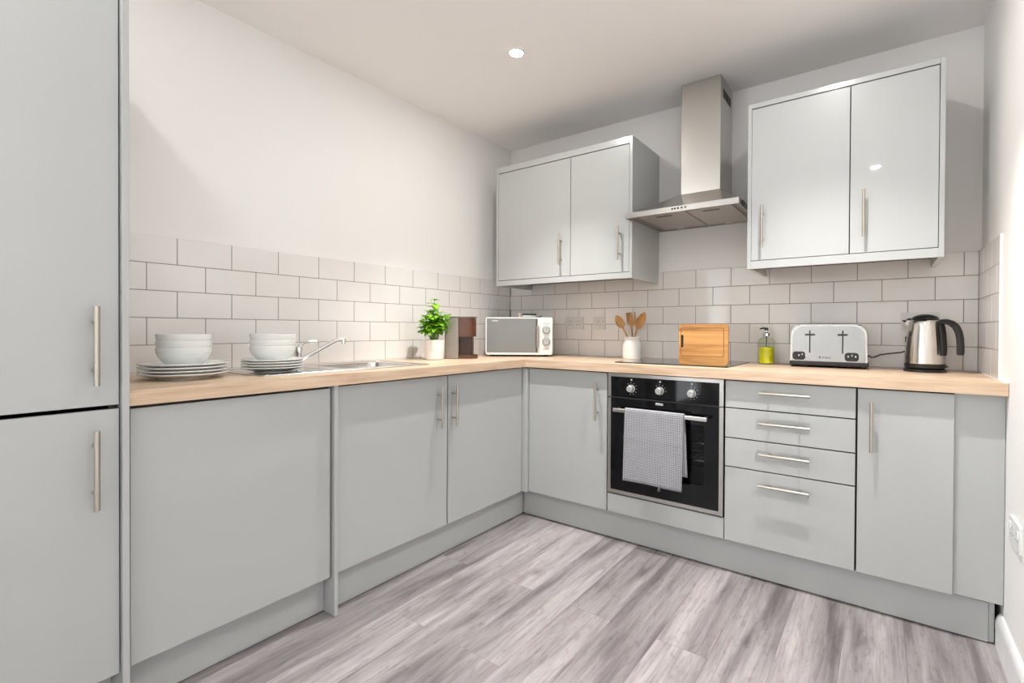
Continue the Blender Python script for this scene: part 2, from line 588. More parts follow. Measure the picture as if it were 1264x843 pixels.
# tall fridge housing at the left edge
t = thing('tall_cabinet', 'floor-to-head-height pale grey gloss cabinet with two doors at the left edge', 'cabinet', (.3, -2.8, 0))
boxobj('end_panel', (0, .62, -2.4905, -2.4747, 0, 2.18), M['trimgrey'], t, .001)
carcass(t, .01, .575, -3.11, -2.494, .16, 2.165, '+x')
boxobj('end_panel', (0, .62, -3.13, -3.113, 0, 2.18), M['trimgrey'], t, .001)
for z0, z1, h0, h1 in ((.9175, 2.175, .976, 1.189), (.160, .9062, .6424, .856)):
    d = boxobj('door', (.60 - DT, .60, -3.108, -2.4932, z0, z1), M['door'], t, .0012, 2)
    bar_handle((.636, -2.5476, h0), (.636, -2.5476, h1), (.036, 0, 0), d, M['handle'], .0068)
boxobj('top_panel', (0, .575, -3.113, -2.4905, 2.166, 2.18), M['trimgrey'], t)
boxobj('plinth', (.50, .516, -3.11, -2.4915, .0, .15), M['trimgrey'], t)

# plain wide front under the plates
t = thing('base_cabinet', 'wide plain handleless pale grey base front beside the tall cabinet', 'cabinet', (.3, -2.15, 0))
door_y(-2.4634, -1.8435, .1535, .8985, t)
carcass(t, .01, FP - DT - .003, -2.468, -1.8395, .166, .905, '+x')
# end panel that runs down to the floor
tag(boxobj('end_panel', (.0, .600, -1.8362, -1.8212, 0, WB - .001), M['trimgrey'], None, .0012),
    'narrow pale grey upright panel reaching the floor between the left base fronts', 'panel')
# sink base
t = thing('sink_cabinet', 'pale grey two-door base cabinet under the sink', 'cabinet', (.3, -1.2, 0))
carcass(t, .01, FP - DT - .003, -1.818, -.612, .166, .905, '+x', top=False)
d = door_y(-1.8165, -1.2182, ZB - .003, ZTOP, t)
bar_handle((.615, -1.2806, .6545), (.615, -1.2806, .8525), (.035, 0, 0), d, M['handle'])
d = door_y(-1.2105, -.606, ZB - .003, ZTOP, t)
bar_handle((.615, -1.182, .6495), (.615, -1.182, .852), (.035, 0, 0), d, M['handle'])
# corner unit
t = thing('corner_cabinet', 'pale grey single-door base cabinet in the corner left of the oven', 'cabinet', (.85, -.3, 0))
carcass(t, .60, 1.136, -FP + DT + .003, -.012, .166, .905, '-y')
bm = B()
box(bm, .5625, .6135, -.600, -.5625, ZB - .003, ZTOP, .001)
obj('corner_post', bm, M['trimgrey'], t, True)
d = door_x(.617, 1.137, ZB, ZTOP, t)
bar_handle((1.083, -.615, .6455), (1.083, -.615, .8505), (0, -.035, 0), d, M['handle'])
# oven housing: the strip of grey under the oven and two sides
t = thing('oven_housing', 'pale grey oven housing with a low panel beneath the black oven', 'cabinet', (1.44, -.3, 0))
bm = B()
for x0, x1 in ((1.1385, 1.1425), (1.7435, 1.7475)):
    box(bm, x0, x1, -FP + DT + .003, -.012, .166, .905)
box(bm, 1.1425, 1.7435, -FP + DT + .003, -.012, .235, .250)
obj('carcass', bm, M['gap_shade'], t, True, smooth=False)
door_x(1.1425, 1.7455, ZB, .2585, t, name='lower_panel')
# drawers
t = thing('drawer_unit', 'pale grey four-drawer base unit right of the oven', 'cabinet', (2.0, -.3, 0))
carcass(t, 1.7485, 2.2585, -FP + DT + .003, -.012, .166, .905, '-y')
for z0, z1, hz in ((.7795, ZTOP, .8565), (.6415, .7745, .722), (.5075, .6365, .5855), (ZB, .5025, .4472)):
    d = door_x(1.7495, 2.2555, z0, z1, t, name='drawer')
    bar_handle((1.899, -.615, hz), (2.0965, -.615, hz), (0, -.035, 0), d, M['handle_x'], .006)
# right unit with its filler
t = thing('base_cabinet', 'pale grey single-door base cabinet below the kettle by the right wall', 'cabinet', (2.45, -.3, 0))
carcass(t, 2.260, 2.600, -FP + DT + .003, -.012, .166, .905, '-y')
d = door_x(2.2625, 2.5592, ZB, ZTOP, t)
bar_handle((2.3085, -.615, .657), (2.3085, -.615, .854), (0, -.035, 0), d, M['handle'])
boxobj('filler_panel', (2.5605, 2.6985, -.5645, -.5475, ZB, .908), M['trimgrey'], t, .001)

# plinths
bm = B(); box(bm, .51, .526, -2.4735, -1.8375, .004, .149, .001)
tag(obj('plinth', bm, M['trimgrey']), 'pale grey plinth under the wide plain base front', 'plinth')
bm = B(); box(bm, .527, .543, -1.8200, -.5365, .004, .149, .001)
tag(obj('plinth', bm, M['trimgrey']), 'pale grey plinth under the sink cabinet doors', 'plinth')
bm = B(); box(bm, .5435, 2.664, -.5352, -.5195, .004, .149, .001); box(bm, 2.6645, 2.681, -.53, -.515, .004, .149, .001)
tag(obj('plinth', bm, M['trimgrey']), 'long pale grey plinth below the oven and drawers', 'plinth')

# worktop (one continuous L) with the cut-out for the sink bowl
bm = B()
WX = .607
hole = rrect(.135, .425, -1.665, -1.315, .05)
slab(bm, [[(0, -2.4738), (WX, -2.4738), (WX, -.0), (0, -.0)], hole], WB, WT, mi=0)
box(bm, WX, 2.6985, -WX, 0, WB, WT, mi=1)
worktop = tag(obj('worktop', bm, [M['oak_y'], M['oak_x']], smooth=False), 'L-shaped light oak worktop running over all the base cabinets', 'worktop')

# ------------------------------------------------------------------ wall cabinets
def wall_unit(x0, x1, xs, d0, d1, ztop, zbot, zdt, zdb, handles, label):
    yf, t = -.394, thing('wall_cabinet', label, 'cabinet', ((x0 + x1) / 2, -.2, zbot))
    pw = .0175
    boxobj('side_panel', (x0, x0 + pw, yf, .007, zbot, ztop), M['trimgrey'], t, .0008)
    boxobj('side_panel', (x1 - pw, x1, yf, .007, zbot, ztop), M['trimgrey'], t, .0008)
    boxobj('cornice', (x0 + pw, x1 - pw, yf, yf + .06, zdt + .0045, ztop), M['trimgrey'], t, .0008)
    boxobj('pelmet', (x0 + pw, x1 - pw, yf, yf + .018, zbot, zdb - .0035), M['trimgrey'], t, .0008)
    carcass(t, x0 + pw + .001, x1 - pw - .001, yf + DT + .006, .006, zdb, ztop - .02, '-y')
    for (a, b), (hx, h0, h1) in zip(((d0, xs - .0018), (xs + .0018, d1)), handles):
        d = door_x(a, b, zdb, zdt, t, y=yf + .0015)
        bar_handle((hx, yf - .033, h0), (hx, yf - .033, h1), (0, -.0345, 0), d, M['handle'])
    return t
wall_unit(.194, 1.191, .7842, .2135, 1.1715, 2.226, 1.427, 2.183, 1.4645,
          ((.7195, 1.53, 1.722), (1.1165, 1.53, 1.722)), 'pale grey two-door wall cabinet left of the cooker hood')
wall_unit(1.798, 2.539, 2.2185, 1.8165, 2.5195, 2.232, 1.4335, 2.205, 1.474,
          ((1.869, 1.532, 1.732), (2.2705, 1.539, 1.739)), 'pale grey two-door wall cabinet right of the cooker hood')

# ------------------------------------------------------------------ cooker hood
t = thing('cooker_hood', 'stainless steel chimney cooker hood above the hob', 'hood', (1.475, -.23, 1.745))
HX0, HX1, HY, HZ0, HZ1 = 1.178, 1.774, -.46, 1.747, 1.776
CX0, CX1, CY = 1.412, 1.626, -.235
bm = B()
slab(bm, [[(HX0, HY), (HX1, HY), (HX1, .006), (HX0, .006)], [(HX0 + .012, HY + .012), (HX1 - .012, HY + .012), (HX1 - .012, -.006), (HX0 + .012, -.006)]], HZ0, HZ1)
lip = obj('rim', bm, M['steel_x'], t, True)
bm = B()
for i, x in enumerate((1.4454, 1.4592, 1.4762, 1.4953, 1.5142)):
    cyl(bm, (x, HY + .001, 1.7635), (x, HY - .003, 1.7635), .0048, seg=14)
obj('button', bm, M['black'], lip, True)
bm = B()
zc = 1.893
lo = [(HX0, HY, HZ1), (HX1, HY, HZ1), (HX1, .006, HZ1), (HX0, .006, HZ1)]
hi = [(CX0 - .003, CY - .003, zc), (CX1 + .003, CY - .003, zc), (CX1 + .003, .006, zc), (CX0 - .003, .006, zc)]
# slightly hollow slopes, as pressed sheet has
rings = []
for k in range(7):
    s = k / 6
    q = s ** .8
    rings.append([bm.verts.new(tuple(Vector(a).lerp(Vector(b), s)[:2]) + (HZ1 + (zc - HZ1) * (.82 * s + .18 * s * s),)) for a, b in zip(lo, hi)])
for r0, r1 in zip(rings, rings[1:]):
    for k in range(4):
        bm.faces.new((r0[k], r0[(k + 1) % 4], r1[(k + 1) % 4], r1[k]))
bm.faces.new(rings[-1])
obj('canopy', bm, M['hoodsteel'], t, True, angle=20)
bm = B()
box(bm, CX0, CX1, CY, .006, zc - .004, ZC - .001, .0015)
ch = obj('chimney', bm, M['steel'], t, True)
bm = B()
for k in range(7):
    y = -.188 + k * .0225
    box(bm, CX1 - .0005, CX1 + .0012, y, y + .013, 2.398, 2.447, .0004)
obj('vent_slot', bm, M['gap_shade'], ch, True)
bm = B()
box(bm, HX0 + .0125, HX1 - .0125, HY + .0125, -.0065, HZ0 + .006, HZ0 + .012)
obj('underside', bm, M['hoodunder'], t, True)
for x0, x1 in ((1.245, 1.500), (1.508, 1.735)):
    bm = B()
    box(bm, x0, x1, -.425, -.035, HZ0 + .0025, HZ0 + .0058, .001)
    f = obj('grease_filter', bm, M['filter'], t, True)
    bm = B()
    xm = (x0 + x1) / 2
    box(bm, xm - .042, xm + .042, -.392, -.374, HZ0 + .0008, HZ0 + .0030, .0006)
    obj('filter_handle', bm, M['black'], f, True)
# two small square lamps at the rear of the underside
for x in (1.32, 1.60):
    bm = B()
    box(bm, x, x + .04, -.030, -.012, HZ0 + .003, HZ0 + .0056, .001)
    obj('lamp', bm, M['socketgrey'], t, True)
bm = B()
box(bm, HX1 + .0005, HX1 + .007, -.405, -.365, 1.752, 1.772, .001)
obj('side_plug', bm, M['black'], t, True)

# ------------------------------------------------------------------ built-in oven
OX0, OX1, OZ0, OZ1, OY = 1.1440, 1.7420, .2665, .9040, -.5835
t = thing('built_in_oven', 'black glass built-in electric oven with steel frame and three dials', 'oven', (1.443, -.3, .2505))
bm = B()
ZS = .7755   # split between dials and door
slab(bm, [[(OX0, OZ0), (OX1, OZ0), (OX1, OZ1), (OX0, OZ1)], [(OX0 + .018, OZ0 + .019), (OX1 - .019, OZ0 + .019), (OX1 - .019, OZ1 - .017), (OX0 + .018, OZ1 - .017)]], OY, OY + .022, XZ)
obj('frame', bm, M['steel_x'], t, True, smooth=False)
bm = B()
box(bm, OX0 + .0182, OX1 - .0192, OY + .001, OY + .02, ZS + .006, OZ1 - .0172, .0008)
cp = obj('control_panel', bm, M['blackglass'], t, True)
bm = B()
box(bm, OX0 - .0002, OX1 + .0002, OY - .0006, OY + .0225, ZS - .0015, ZS + .0035)
obj('split_line', bm, M['gap_shade'], t, True, smooth=False)  # dark strip painted for the shade between dial panel and door
KX = (1.2795, 1.4345, 1.5945)
for i, kx in enumerate(KX):
    kz = .829
    bm = B()
    box(bm, kx - .004, kx + .004, OY - .0002, OY + .001, kz + .041, kz + .049)
    for a in range(-40, 221, 33):
        if i == 1 and a > 100:
            continue
        r = .030
        cxx, cz = kx + r * math.cos(math.radians(90 - a)), kz + r * math.sin(math.radians(90 - a))
        box(bm, cxx - .0014, cxx + .0014, OY - .0002, OY + .001, cz - .0014, cz + .0014)
    obj('dial_markings', bm, M['white_mark'], cp, True, smooth=False)
for kx in KX:
    bm = B()
    tube(bm, [(kx, OY + .001, .829), (kx, OY - .004, .829), (kx, OY - .005, .829), (kx, OY - .026, .829), (kx, OY - .028, .829)], [.021, .021, .0175, .0165, .0145], 28)
    k = obj('dial', bm, M['knob'], cp, True)
    bm = B()
    box(bm, kx - .0012, kx + .0012, OY - .0286, OY - .027, .829, .843)
    obj('pointer', bm, M['grey_mark'], k, True)
# door: black glass with a tinted window onto the cavity
DX0, DX1, DZ0, DZ1 = OX0 + .0182, OX1 - .0192, OZ0 + .0192, ZS - .002
WX0, WX1, WZ0, WZ1 = 1.235, 1.655, .392, .680
bm = B()
slab(bm, [[(DX0, DZ0), (DX1, DZ0), (DX1, DZ1), (DX0, DZ1)], rrect(WX0, WX1, WZ0, WZ1, .012)], OY + .001, OY + .020, XZ)
dr = obj('door', bm, M['blackglass'], t, True, smooth=False)
bm = B()
slab(bm, [rrect(WX0, WX1, WZ0, WZ1, .012)], OY + .0012, OY + .005, XZ)
obj('window', bm, M['ovenglass'], dr, True, smooth=False)
bm = B()
box(bm, 1.1985, 1.6800, OY - .052, OY - .042, .7085, .7265, .0012)
for x in (1.212, 1.664):
    box(bm, x - .007, x + .007, OY - .043, OY + .002, .7115, .7235, .001)
obj('handle', bm, M['steel_x'], dr, True)
bm = B()
box(bm, 1.411, 1.451, OY - .0008, OY + .002, .7545, .7655, .0006)
obj('badge', bm, M['knob'], dr, True)
bm = B()
# small pale emblem low on the door: an arch on two feet with a stem
for p in ((1.4255, .322, 1.4285, .336), (1.4345, .322, 1.4375, .336), (1.4285, .3325, 1.4345, .3405), (1.4302, .3405, 1.4328, .3470)):
    box(bm, p[0], p[2], OY - .0002, OY + .0015, p[1], p[3])
obj('emblem', bm, M['knob'], dr, True, smooth=False)
bm = B()
cx0, cx1, cz0, cz1, cy1 = 1.215, 1.665, .365, .715, -.16
for q in ((cx0 - .004, cx0, OY + .022, cy1, cz0, cz1), (cx1, cx1 + .004, OY + .022, cy1, cz0, cz1), (cx0, cx1, OY + .022, cy1, cz0 - .004, cz0),
          (cx0, cx1, OY + .022, cy1, cz1, cz1 + .004), (cx0 - .004, cx1 + .004, cy1, cy1 + .004, cz0 - .004, cz1 + .004)):
    box(bm, *q)
obj('cavity', bm, M['cavity'], t, True, smooth=False)
for z in (.500, .585):
    bm = B()
    for y in (-.545, -.36, -.18):
        tube(bm, [(cx0, y, z), (cx1, y, z)], .0028, 8)
    for k in range(14):
        x = cx0 + .02 + k * (cx1 - cx0 - .04) / 13
        tube(bm, [(x, -.545, z + .002), (x, -.18, z + .002)], .0016, 6)
    obj('rack', bm, M['chrome'], t, True)
bm = B()
box(bm, 1.150, 1.736, -.153, -.03, .2515, .88)
box(bm, 1.150, 1.205, -.555, -.153, .2515, .88)
box(bm, 1.676, 1.736, -.555, -.153, .2515, .88)
box(bm, 1.205, 1.676, -.555, -.153, .2515, .355)
box(bm, 1.205, 1.676, -.555, -.153, .725, .88)
obj('casing', bm, M['gap_shade'], t, True, smooth=False)

# tea towel over the oven handle
def towel():
    bm = B()
    hy, ht, hb = OY - .047, .7265, .7085
    x0, x1 = 1.270, 1.574
    path = []
    n = 15
    for k in range(n):                 # back leaf, bottom up
        s = k / (n - 1)
        path.append((hy + .010 + .004 * (1 - s), .428 + s * (ht - .004 - .428), .0))
    for k in range(1, 8):              # over the bar
        a = PI * k / 8
        path.append((hy + .0095 * math.cos(a), ht - .001 + .0085 * math.sin(a), 0))
    for k in range(30):                # front leaf, top down
        s = k / 29
        fold = .003 * math.exp(-((s - .37) / .02) ** 2)
        path.append((hy - .0105 - .006 * s - fold, ht - .004 - s * (ht - .004 - .364), s))
    nx = 26
    rows = []
    for i, (y, z, s) in enumerate(path):
        back = i < n
        lean = .012 * (1 - i / (n - 1)) if back else 0
        row = []
        for j in range(nx + 1):
            u = j / nx
            x = x0 + (x1 - x0) * u + lean + (-.006 * s)
            wv = .0016 * math.sin(u * 9 + 1.3) * (s if not back else .4)
            row.append(bm.verts.new((x, y - wv, z + (.0015 * math.sin(u * 5) if s > .95 else 0))))
        rows.append(row)
    for a, b in zip(rows, rows[1:]):
        for j in range(nx):
            bm.faces.new((a[j], a[j + 1], b[j + 1], b[j]))
    o = obj('tea_towel', bm, M['waffle'], angle=180)
    md = o.modifiers.new('thickness', 'SOLIDIFY')
    md.thickness = .0028
    md.offset = 0
    tag(o, 'grey waffle-weave tea towel hanging over the oven handle', 'towel')
    return o
tw = towel()

# ------------------------------------------------------------------ hob
t = thing('induction_hob', 'black glass hob set into the oak worktop above the oven', 'hob', (1.44, -.27, WT))
bm = B()
slab(bm, [rrect(1.140, 1.738, -.500, -.030, .006)], WT + .0002, WT + .0052)
g = obj('glass_plate', bm, M['hobglass'], t, True)
for x, y, r in ((1.29, -.38, .09), (1.29, -.15, .075), (1.58, -.38, .075), (1.58, -.15, .09)):
    bm = B()
    lathe(bm, [(r, WT + .0050), (r + .002, WT + .0050), (r + .002, WT + .0054), (r, WT + .0054)], x, y, 48, True)
    obj('zone_marking', bm, M['grey_mark'], g, True)

# ------------------------------------------------------------------ sink and tap
t = thing('sink', 'stainless steel sink with drainer set in the worktop', 'sink', (.28, -1.65, WT))
bm = B()
SX0, SX1, SY0, SY1 = .062, .495, -2.058, -1.243
slab(bm, [rrect(SX0, SX1, SY0, SY1, .02), rrect(.14, .42, -1.66, -1.32, .05)], WT + .0001, WT + .0022)
box(bm, SX0 + .004, SX1 - .004, SY0 + .001, SY0 + .006, WT + .002, WT + .0045, .001)
box(bm, SX1 - .007, SX1 - .002, SY0 + .006, SY1 - .02, WT + .002, WT + .0045, .001)
box(bm, SX0 + .002, SX0 + .007, SY0 + .006, SY1 - .02, WT + .002, WT + .0045, .001)
box(bm, SX0 + .02, SX1 - .02, SY1 - .007, SY1 - .002, WT + .002, WT + .0045, .001)
deck = obj('deck', bm, M['sinksteel'], t, True)
bm = B()
lo = rrect(.155, .405, -1.645, -1.335, .045)
hi = rrect(.14, .42, -1.66, -1.32, .05)
va = [bm.verts.new((u, v, WT + .0012)) for u, v in hi]
vb = [bm.verts.new((u, v, WT - .15)) for u, v in lo]
for i in range(len(va)):
    j = (i + 1) % len(va)
    bm.faces.new((va[i], va[j], vb[j], vb[i]))
bm.faces.new(vb)
bowl = obj('bowl', bm, M['sinksteel'], t, True)
bm = B()
lathe(bm, [(0, WT - .147), (.03, WT - .147), (.034, WT - .1495), (0, WT - .1498)], .28, -1.49, 24)
obj('waste', bm, M['chrome'], bowl, True)
bm = B()
for k in range(7):
    y = -2.02 + k * .046
    box(bm, .12, .44, y, y + .010, WT + .0018, WT + .0036, .0008)
obj('drainer_rib', bm, M['sinksteel'], deck, True)

t = thing('tap', 'chrome mixer tap with a long rising spout behind the sink', 'tap', (.105, -1.716, WT + .0022))
bm = B()
z0 = WT + .0022
lathe(bm, [(0, z0), (.024, z0), (.024, z0 + .006), (.0165, z0 + .010), (.0160, z0 + .055), (.0185, z0 + .060), (.0185, z0 + .082), (.015, z0 + .090), (0, z0 + .092)], .105, -1.716, 24)
obj('body', bm, M['chrome'], t, True)
bm = B()
tube(bm, [(.105, -1.714, 1.036), (.107, -1.706, 1.056), (.108, -1.690, 1.066), (.109, -1.655, 1.0705), (.110, -1.632, 1.0715)], [.012, .009, .006, .005, .0055], 12)
obj('lever', bm, M['chrome'], t, True)
bm = B()
tube(bm, [(.108, -1.716, .985), (.118, -1.700, .992), (.128, -1.655, 1.017), (.139, -1.600, 1.049), (.146, -1.567, 1.068), (.150, -1.548, 1.0765), (.152, -1.530, 1.0790), (.154, -1.514, 1.0785)],
     [.0125, .0115, .0105, .010, .010, .0098, .0098, .0098], 14)
sp = obj('spout', bm, M['chrome'], t, True)
bm = B()
tube(bm, [(.154, -1.515, 1.084), (.154, -1.5148, 1.072), (.1545, -1.5145, 1.056)], [.0108, .0118, .0112], 16)
obj('aerator', bm, M['chrome'], sp, True)

# ------------------------------------------------------------------ crockery
def plate_mesh(R, h=.020):
    bm = B()
    prof = [(0, .0035), (R * .58, .0035), (R * .66, .0050), (R * .80, .0105), (R * .93, h - .0042), (R * .985, h - .0020), (R, h), (R * .995, h + .0022), (R * .97, h + .0028),
            (R * .90, h - .0005), (R * .78, .0142), (R * .66, .0085), (R * .57, .0068), (0, .0068)]
    lathe(bm, prof, 0, 0, 64)
    lathe(bm, [(R * .56, 0), (R * .60, 0), (R * .60, .005), (R * .56, .005)], 0, 0, 64, True)
    return bm
def bowl_mesh(R, H, rb):
    bm = B()
    outer = [(rb * .94, .0), (rb, 0), (rb, .004), (rb * 1.04, .006)]
    for k in range(1, 11):
        s = k / 10
        outer.append((rb * 1.04 + (R - rb * 1.04) * (1 - (1 - s) ** 2.3), .006 + (H - .006) * s))
    inner = [(R - .0005, H + .0015), (R - .003, H + .0012)]
    for k in range(9, 0, -1):
        s = k / 10
        inner.append((max(.0, rb * 1.04 + (R - rb * 1.04) * (1 - (1 - s) ** 2.3) - .0042), .0095 + (H - .0095) * s))
    prof = [(0, .003), (rb * .90, .003)] + outer + inner + [(rb * .8, .0085), (0, .0075)]
    lathe(bm, prof, 0, 0, 56)
    # one shallow ring pressed into the outside wall
    s = .70
    r = rb * 1.04 + (R - rb * 1.04) * (1 - (1 - s) ** 2.3)
    lathe(bm, [(r - .002, .006 + (H - .006) * (s - .03)), (r + .0010, .006 + (H - .006) * s), (r - .001, .006 + (H - .006) * (s + .03))], 0, 0, 56)
    return bm
ORD_P = ('topmost', 'second from top', 'third from top', 'bottom')
def stack(cx, cy, z0, R, dz, br, bh, brb, bdz, where_p, where_b, gp, gb):
    zs = []
    p0 = None
    for k in range(4):
        z = z0 + k * dz
        if p0 is None:
            p0 = obj('dinner_plate', plate_mesh(R), M['porcelain'], angle=50)
            o = p0
        else:
            o = p0.copy()
            COL.objects.link(o)
        o.location = (cx, cy, z)
        tag(o, 'white plate, %s of the four %s' % (ORD_P[3 - k], where_p), 'plate', gp)
    zb = z0 + 3 * dz + .0080
    b0 = None
    for k in range(3):
        if b0 is None:
            b0 = obj('bowl', bowl_mesh(br, bh, brb), M['porcelain'], angle=50)
            o = b0
        else:
            o = b0.copy()
            COL.objects.link(o)
        o.location = (cx, cy, zb + k * bdz)
        tag(o, 'white bowl, %s of the three %s' % (('bottom', 'middle', 'topmost')[k], where_b), 'bowl', gb)
stack(.321, -2.244, WT, .133, .0115, .0825, .066, .049, .0235, 'stacked on the oak beside the tall cabinet', 'on the plates beside the tall cabinet',
      'plates beside the tall cabinet', 'bowls beside the tall cabinet')
stack(.341, -1.947, WT + .0046, .113, .0104, .0825, .064, .047, .0235, 'stacked on the sink drainer', 'on the plates on the sink drainer',
      'plates on the drainer', 'bowls on the drainer')

# ------------------------------------------------------------------ potted basil
PXY = (.205, -.962)
t = thing('potted_basil', 'bushy green basil plant in a ribbed white pot beside the coffee machine', 'plant', (*PXY, WT))
bm = B()
prof = [(0, WT + .002), (.050, WT), (.053, WT + .003)]
n = 40
for k in range(n + 1):
    s = k / n
    z = WT + .006 + s * .098
    prof.append((.0535 + .0065 * s + .0011 * abs(math.sin(s * PI * 9)), z))
prof += [(.0615, WT + .110), (.0612, WT + .116), (.058, WT + .117), (.056, WT + .112), (.053, WT + .09), (0, WT + .09)]
lathe(bm, prof, *PXY, 48)
obj('pot', bm, M['pot'], t, True, angle=60)
bm = B()
lathe(bm, [(0, WT + .104), (.03, WT + .106), (.0565, WT + .103), (.0565, WT + .098)], *PXY, 28)
obj('soil', bm, M['soil'], t, True)
def leaf(bm, base, direc, size, up, curl, wid=.62):
    d = Vector(direc).normalized()
    side = d.cross(Vector(up)).normalized()
    nrm = side.cross(d).normalized()
    N = 7
    rows = []
    for i in range(N + 1):
        s = i / N
        w = size * wid * .5 * (math.sin(PI * min(1, s * 1.0) ** .75) ** .85 if 0 < s < 1 else 0.001)
        c = Vector(base) + d * size * s - nrm * curl * size * s * s
        cup = .22 * w
        rows.append([bm.verts.new(c - side * w + nrm * cup), bm.verts.new(c - side * w * .5 + nrm * cup * .55), bm.verts.new(c), bm.verts.new(c + side * w * .5 + nrm * cup * .55), bm.verts.new(c + side * w + nrm * cup)])
    for a, b in zip(rows, rows[1:]):
        for j in range(4):
            bm.faces.new((a[j], a[j + 1], b[j + 1], b[j]))
stems, leaves = B(), B()
rnd = random.Random(11)
top = Vector((PXY[0] + .003, PXY[1] + .0, WT + .345))
specs = [(top, .0)]
for k in range(26):
    a = 2 * PI * k / 26 + rnd.uniform(-.2, .2)
    r = rnd.uniform(.022, .082)
    h = .295 - r * .55 + rnd.uniform(-.075, .012)
    specs.append((Vector((PXY[0] + r * math.cos(a), PXY[1] + r * math.sin(a), WT + h)), a))
for e, a in specs:
    b = Vector((PXY[0] + rnd.uniform(-.02, .02), PXY[1] + rnd.uniform(-.02, .02), WT + .10))
    mid = b.lerp(e, .55) + Vector((0, 0, .012))
    tube(stems, [b, b.lerp(mid, .5), mid, mid.lerp(e, .5), e], [.0024, .0022, .002, .0016, .0012], 7)
    L = (e - b).length
    levels = 4 if L < .17 else (5 if L < .23 else 7)
    for lv in range(levels):
        s = 1 - lv * (.62 / levels)
        p = b.lerp(mid, s / .55) if s < .55 else mid.lerp(e, (s - .55) / .45)
        rot = rnd.uniform(0, PI)
        nl = 4 if lv == 0 else 3
        for q in range(nl):
            aa = rot + 2 * PI * q / nl + rnd.uniform(-.4, .4)
            size = (.036 if lv == 0 else .052) * rnd.uniform(.8, 1.2)
            tilt = rnd.uniform(.25, .75) if lv == 0 else rnd.uniform(-.25, .35)
            dv = Vector((math.cos(aa), math.sin(aa), tilt))
            end = p + dv.normalized() * size
            if (Vector((end.x, end.y)) - Vector(PXY)).length > .108 or end.x < .012:
                continue
            lx = (end.x - .228) * .8143 + (end.y + .752) * .5804
            ly = -(end.x - .228) * .5804 + (end.y + .752) * .8143
            if lx > -.108 and -.075 < ly < .075:
                continue
            if end.z < WT + .085:
                continue
            leaf(leaves, p, dv, size, (0, 0, 1), rnd.uniform(.1, .45), rnd.uniform(.62, .78))
obj('stems', stems, M['stem'], t, True)
obj('foliage', leaves, M['leaf'], t, True, angle=180)

# ------------------------------------------------------------------ coffee machine (faces right, its side to the room)
YAW = math.radians(35.48)
t = thing('coffee_machine', 'slim brown and silver coffee machine between basil plant and microwave', 'coffee machine', (.228, -.752, WT), YAW)
bm = B()
slab(bm, [rrect(-.100, -.014, -.062, .062, .012)], .003, .248)
obj('housing', bm, M['silver'], t)
bm = B()
slab(bm, [rrect(-.0138, .066, -.040, .040, .008)], .012, .248)
obj('column', bm, M['brown_shaded'], t)
bm = B()
slab(bm, [[(-.0136, -.058)] + [(.036 + .050 * math.sin(a), -.058 * math.cos(a)) for a in [PI * k / 16 for k in range(17)]] + [(-.0136, .058)]], .134, .250)
hd = obj('brew_head', bm, M['brown'], t)
bm = B()
slab(bm, [[(-.1, -.060)] + [(.038 + .054 * math.sin(a), -.060 * math.cos(a)) for a in [PI * k / 16 for k in range(17)]] + [(-.1, .060)]], .2502, .2555)
obj('lid', bm, M['mwdark'], t)
bm = B()
cyl(bm, (.040, 0, .112), (.040, 0, .1338), .014, .02, 20)
obj('outlet', bm, M['black'], hd)
bm = B()
slab(bm, [[(-.10, -.060)] + [(.040 + .056 * math.sin(a), -.060 * math.cos(a)) for a in [PI * k / 16 for k in range(17)]] + [(-.10, .060)]], .0, .0028)
slab(bm, [[(-.0136, -.058)] + [(.040 + .056 * math.sin(a), -.058 * math.cos(a)) for a in [PI * k / 16 for k in range(17)]] + [(-.0136, .058)]], .0028, .022)
tr_ = obj('drip_tray', bm, M['brown'], t)
bm = B()
for k in range(7):
    box(bm, .066 + .001, .088 - abs(k - 3) * .002, -.030 + k * .010 - .002, -.030 + k * .010 + .002, .0215, .0235)
obj('grille', bm, M['blackrub'], tr_, smooth=False)

# ------------------------------------------------------------------ microwave, set across the corner
t = thing('microwave', 'white microwave with grey mirrored door and two dials in the corner', 'microwave', (.3905, -.3905, WT), YAW)
W2, D_, H0, H1 = .2205, .295, .013, .260
bm = B()
slab(bm, [rrect(-W2, W2, H0, H1, .010)], .010, D_, XZ)
slab(bm, [rrect(-W2, W2, H0, H1, .014), rrect(-W2 + .0075, .123, H0 + .014, H1 - .0085, .004)], -.0, .0101, XZ)
shell = obj('body', bm, M['mwshell'], t)
bm = B()
box(bm, -W2 + .0085, .1115, .0005, .010, H0 + .015, H1 - .0095, .001)
dd = obj('door', bm, M['mwglass'], t)
bm = B()
for k, wd in enumerate((.006, .003, .007, .006, .007)):
    x = -.178 + (0, .009, .014, .023, .031)[k]
    box(bm, x, x + wd, -.0000, .002, H1 - .027, H1 - .021)
obj('logo', bm, M['white_mark'], dd, smooth=False)
bm = B()
box(bm, .1118, .1228, .0005, .0098, H0 + .015, H1 - .0095)
obj('handle_recess', bm, M['mwdark'], t, smooth=False)
bm = B()
box(bm, .1150, .1325, -.020, -.010, .060, .205, .004, 2)
for z in (.075, .190):
    box(bm, .119, .1285, -.012, .0005, z - .006, z + .006)
obj('handle', bm, M['silver'], dd)
for z in (.176, .100):
    bm = B()
    tube(bm, [(.179, .0005, z), (.179, -.003, z), (.179, -.0032, z), (.179, -.017, z), (.179, -.019, z)], [.0275, .0275, .022, .0205, .018], 32)
    k = obj('dial', bm, M['knob'], t)
    bm = B()
    box(bm, .1775, .1805, -.0205, -.0185, z, z + .017)
    obj('pointer', bm, M['grey_mark'], k)
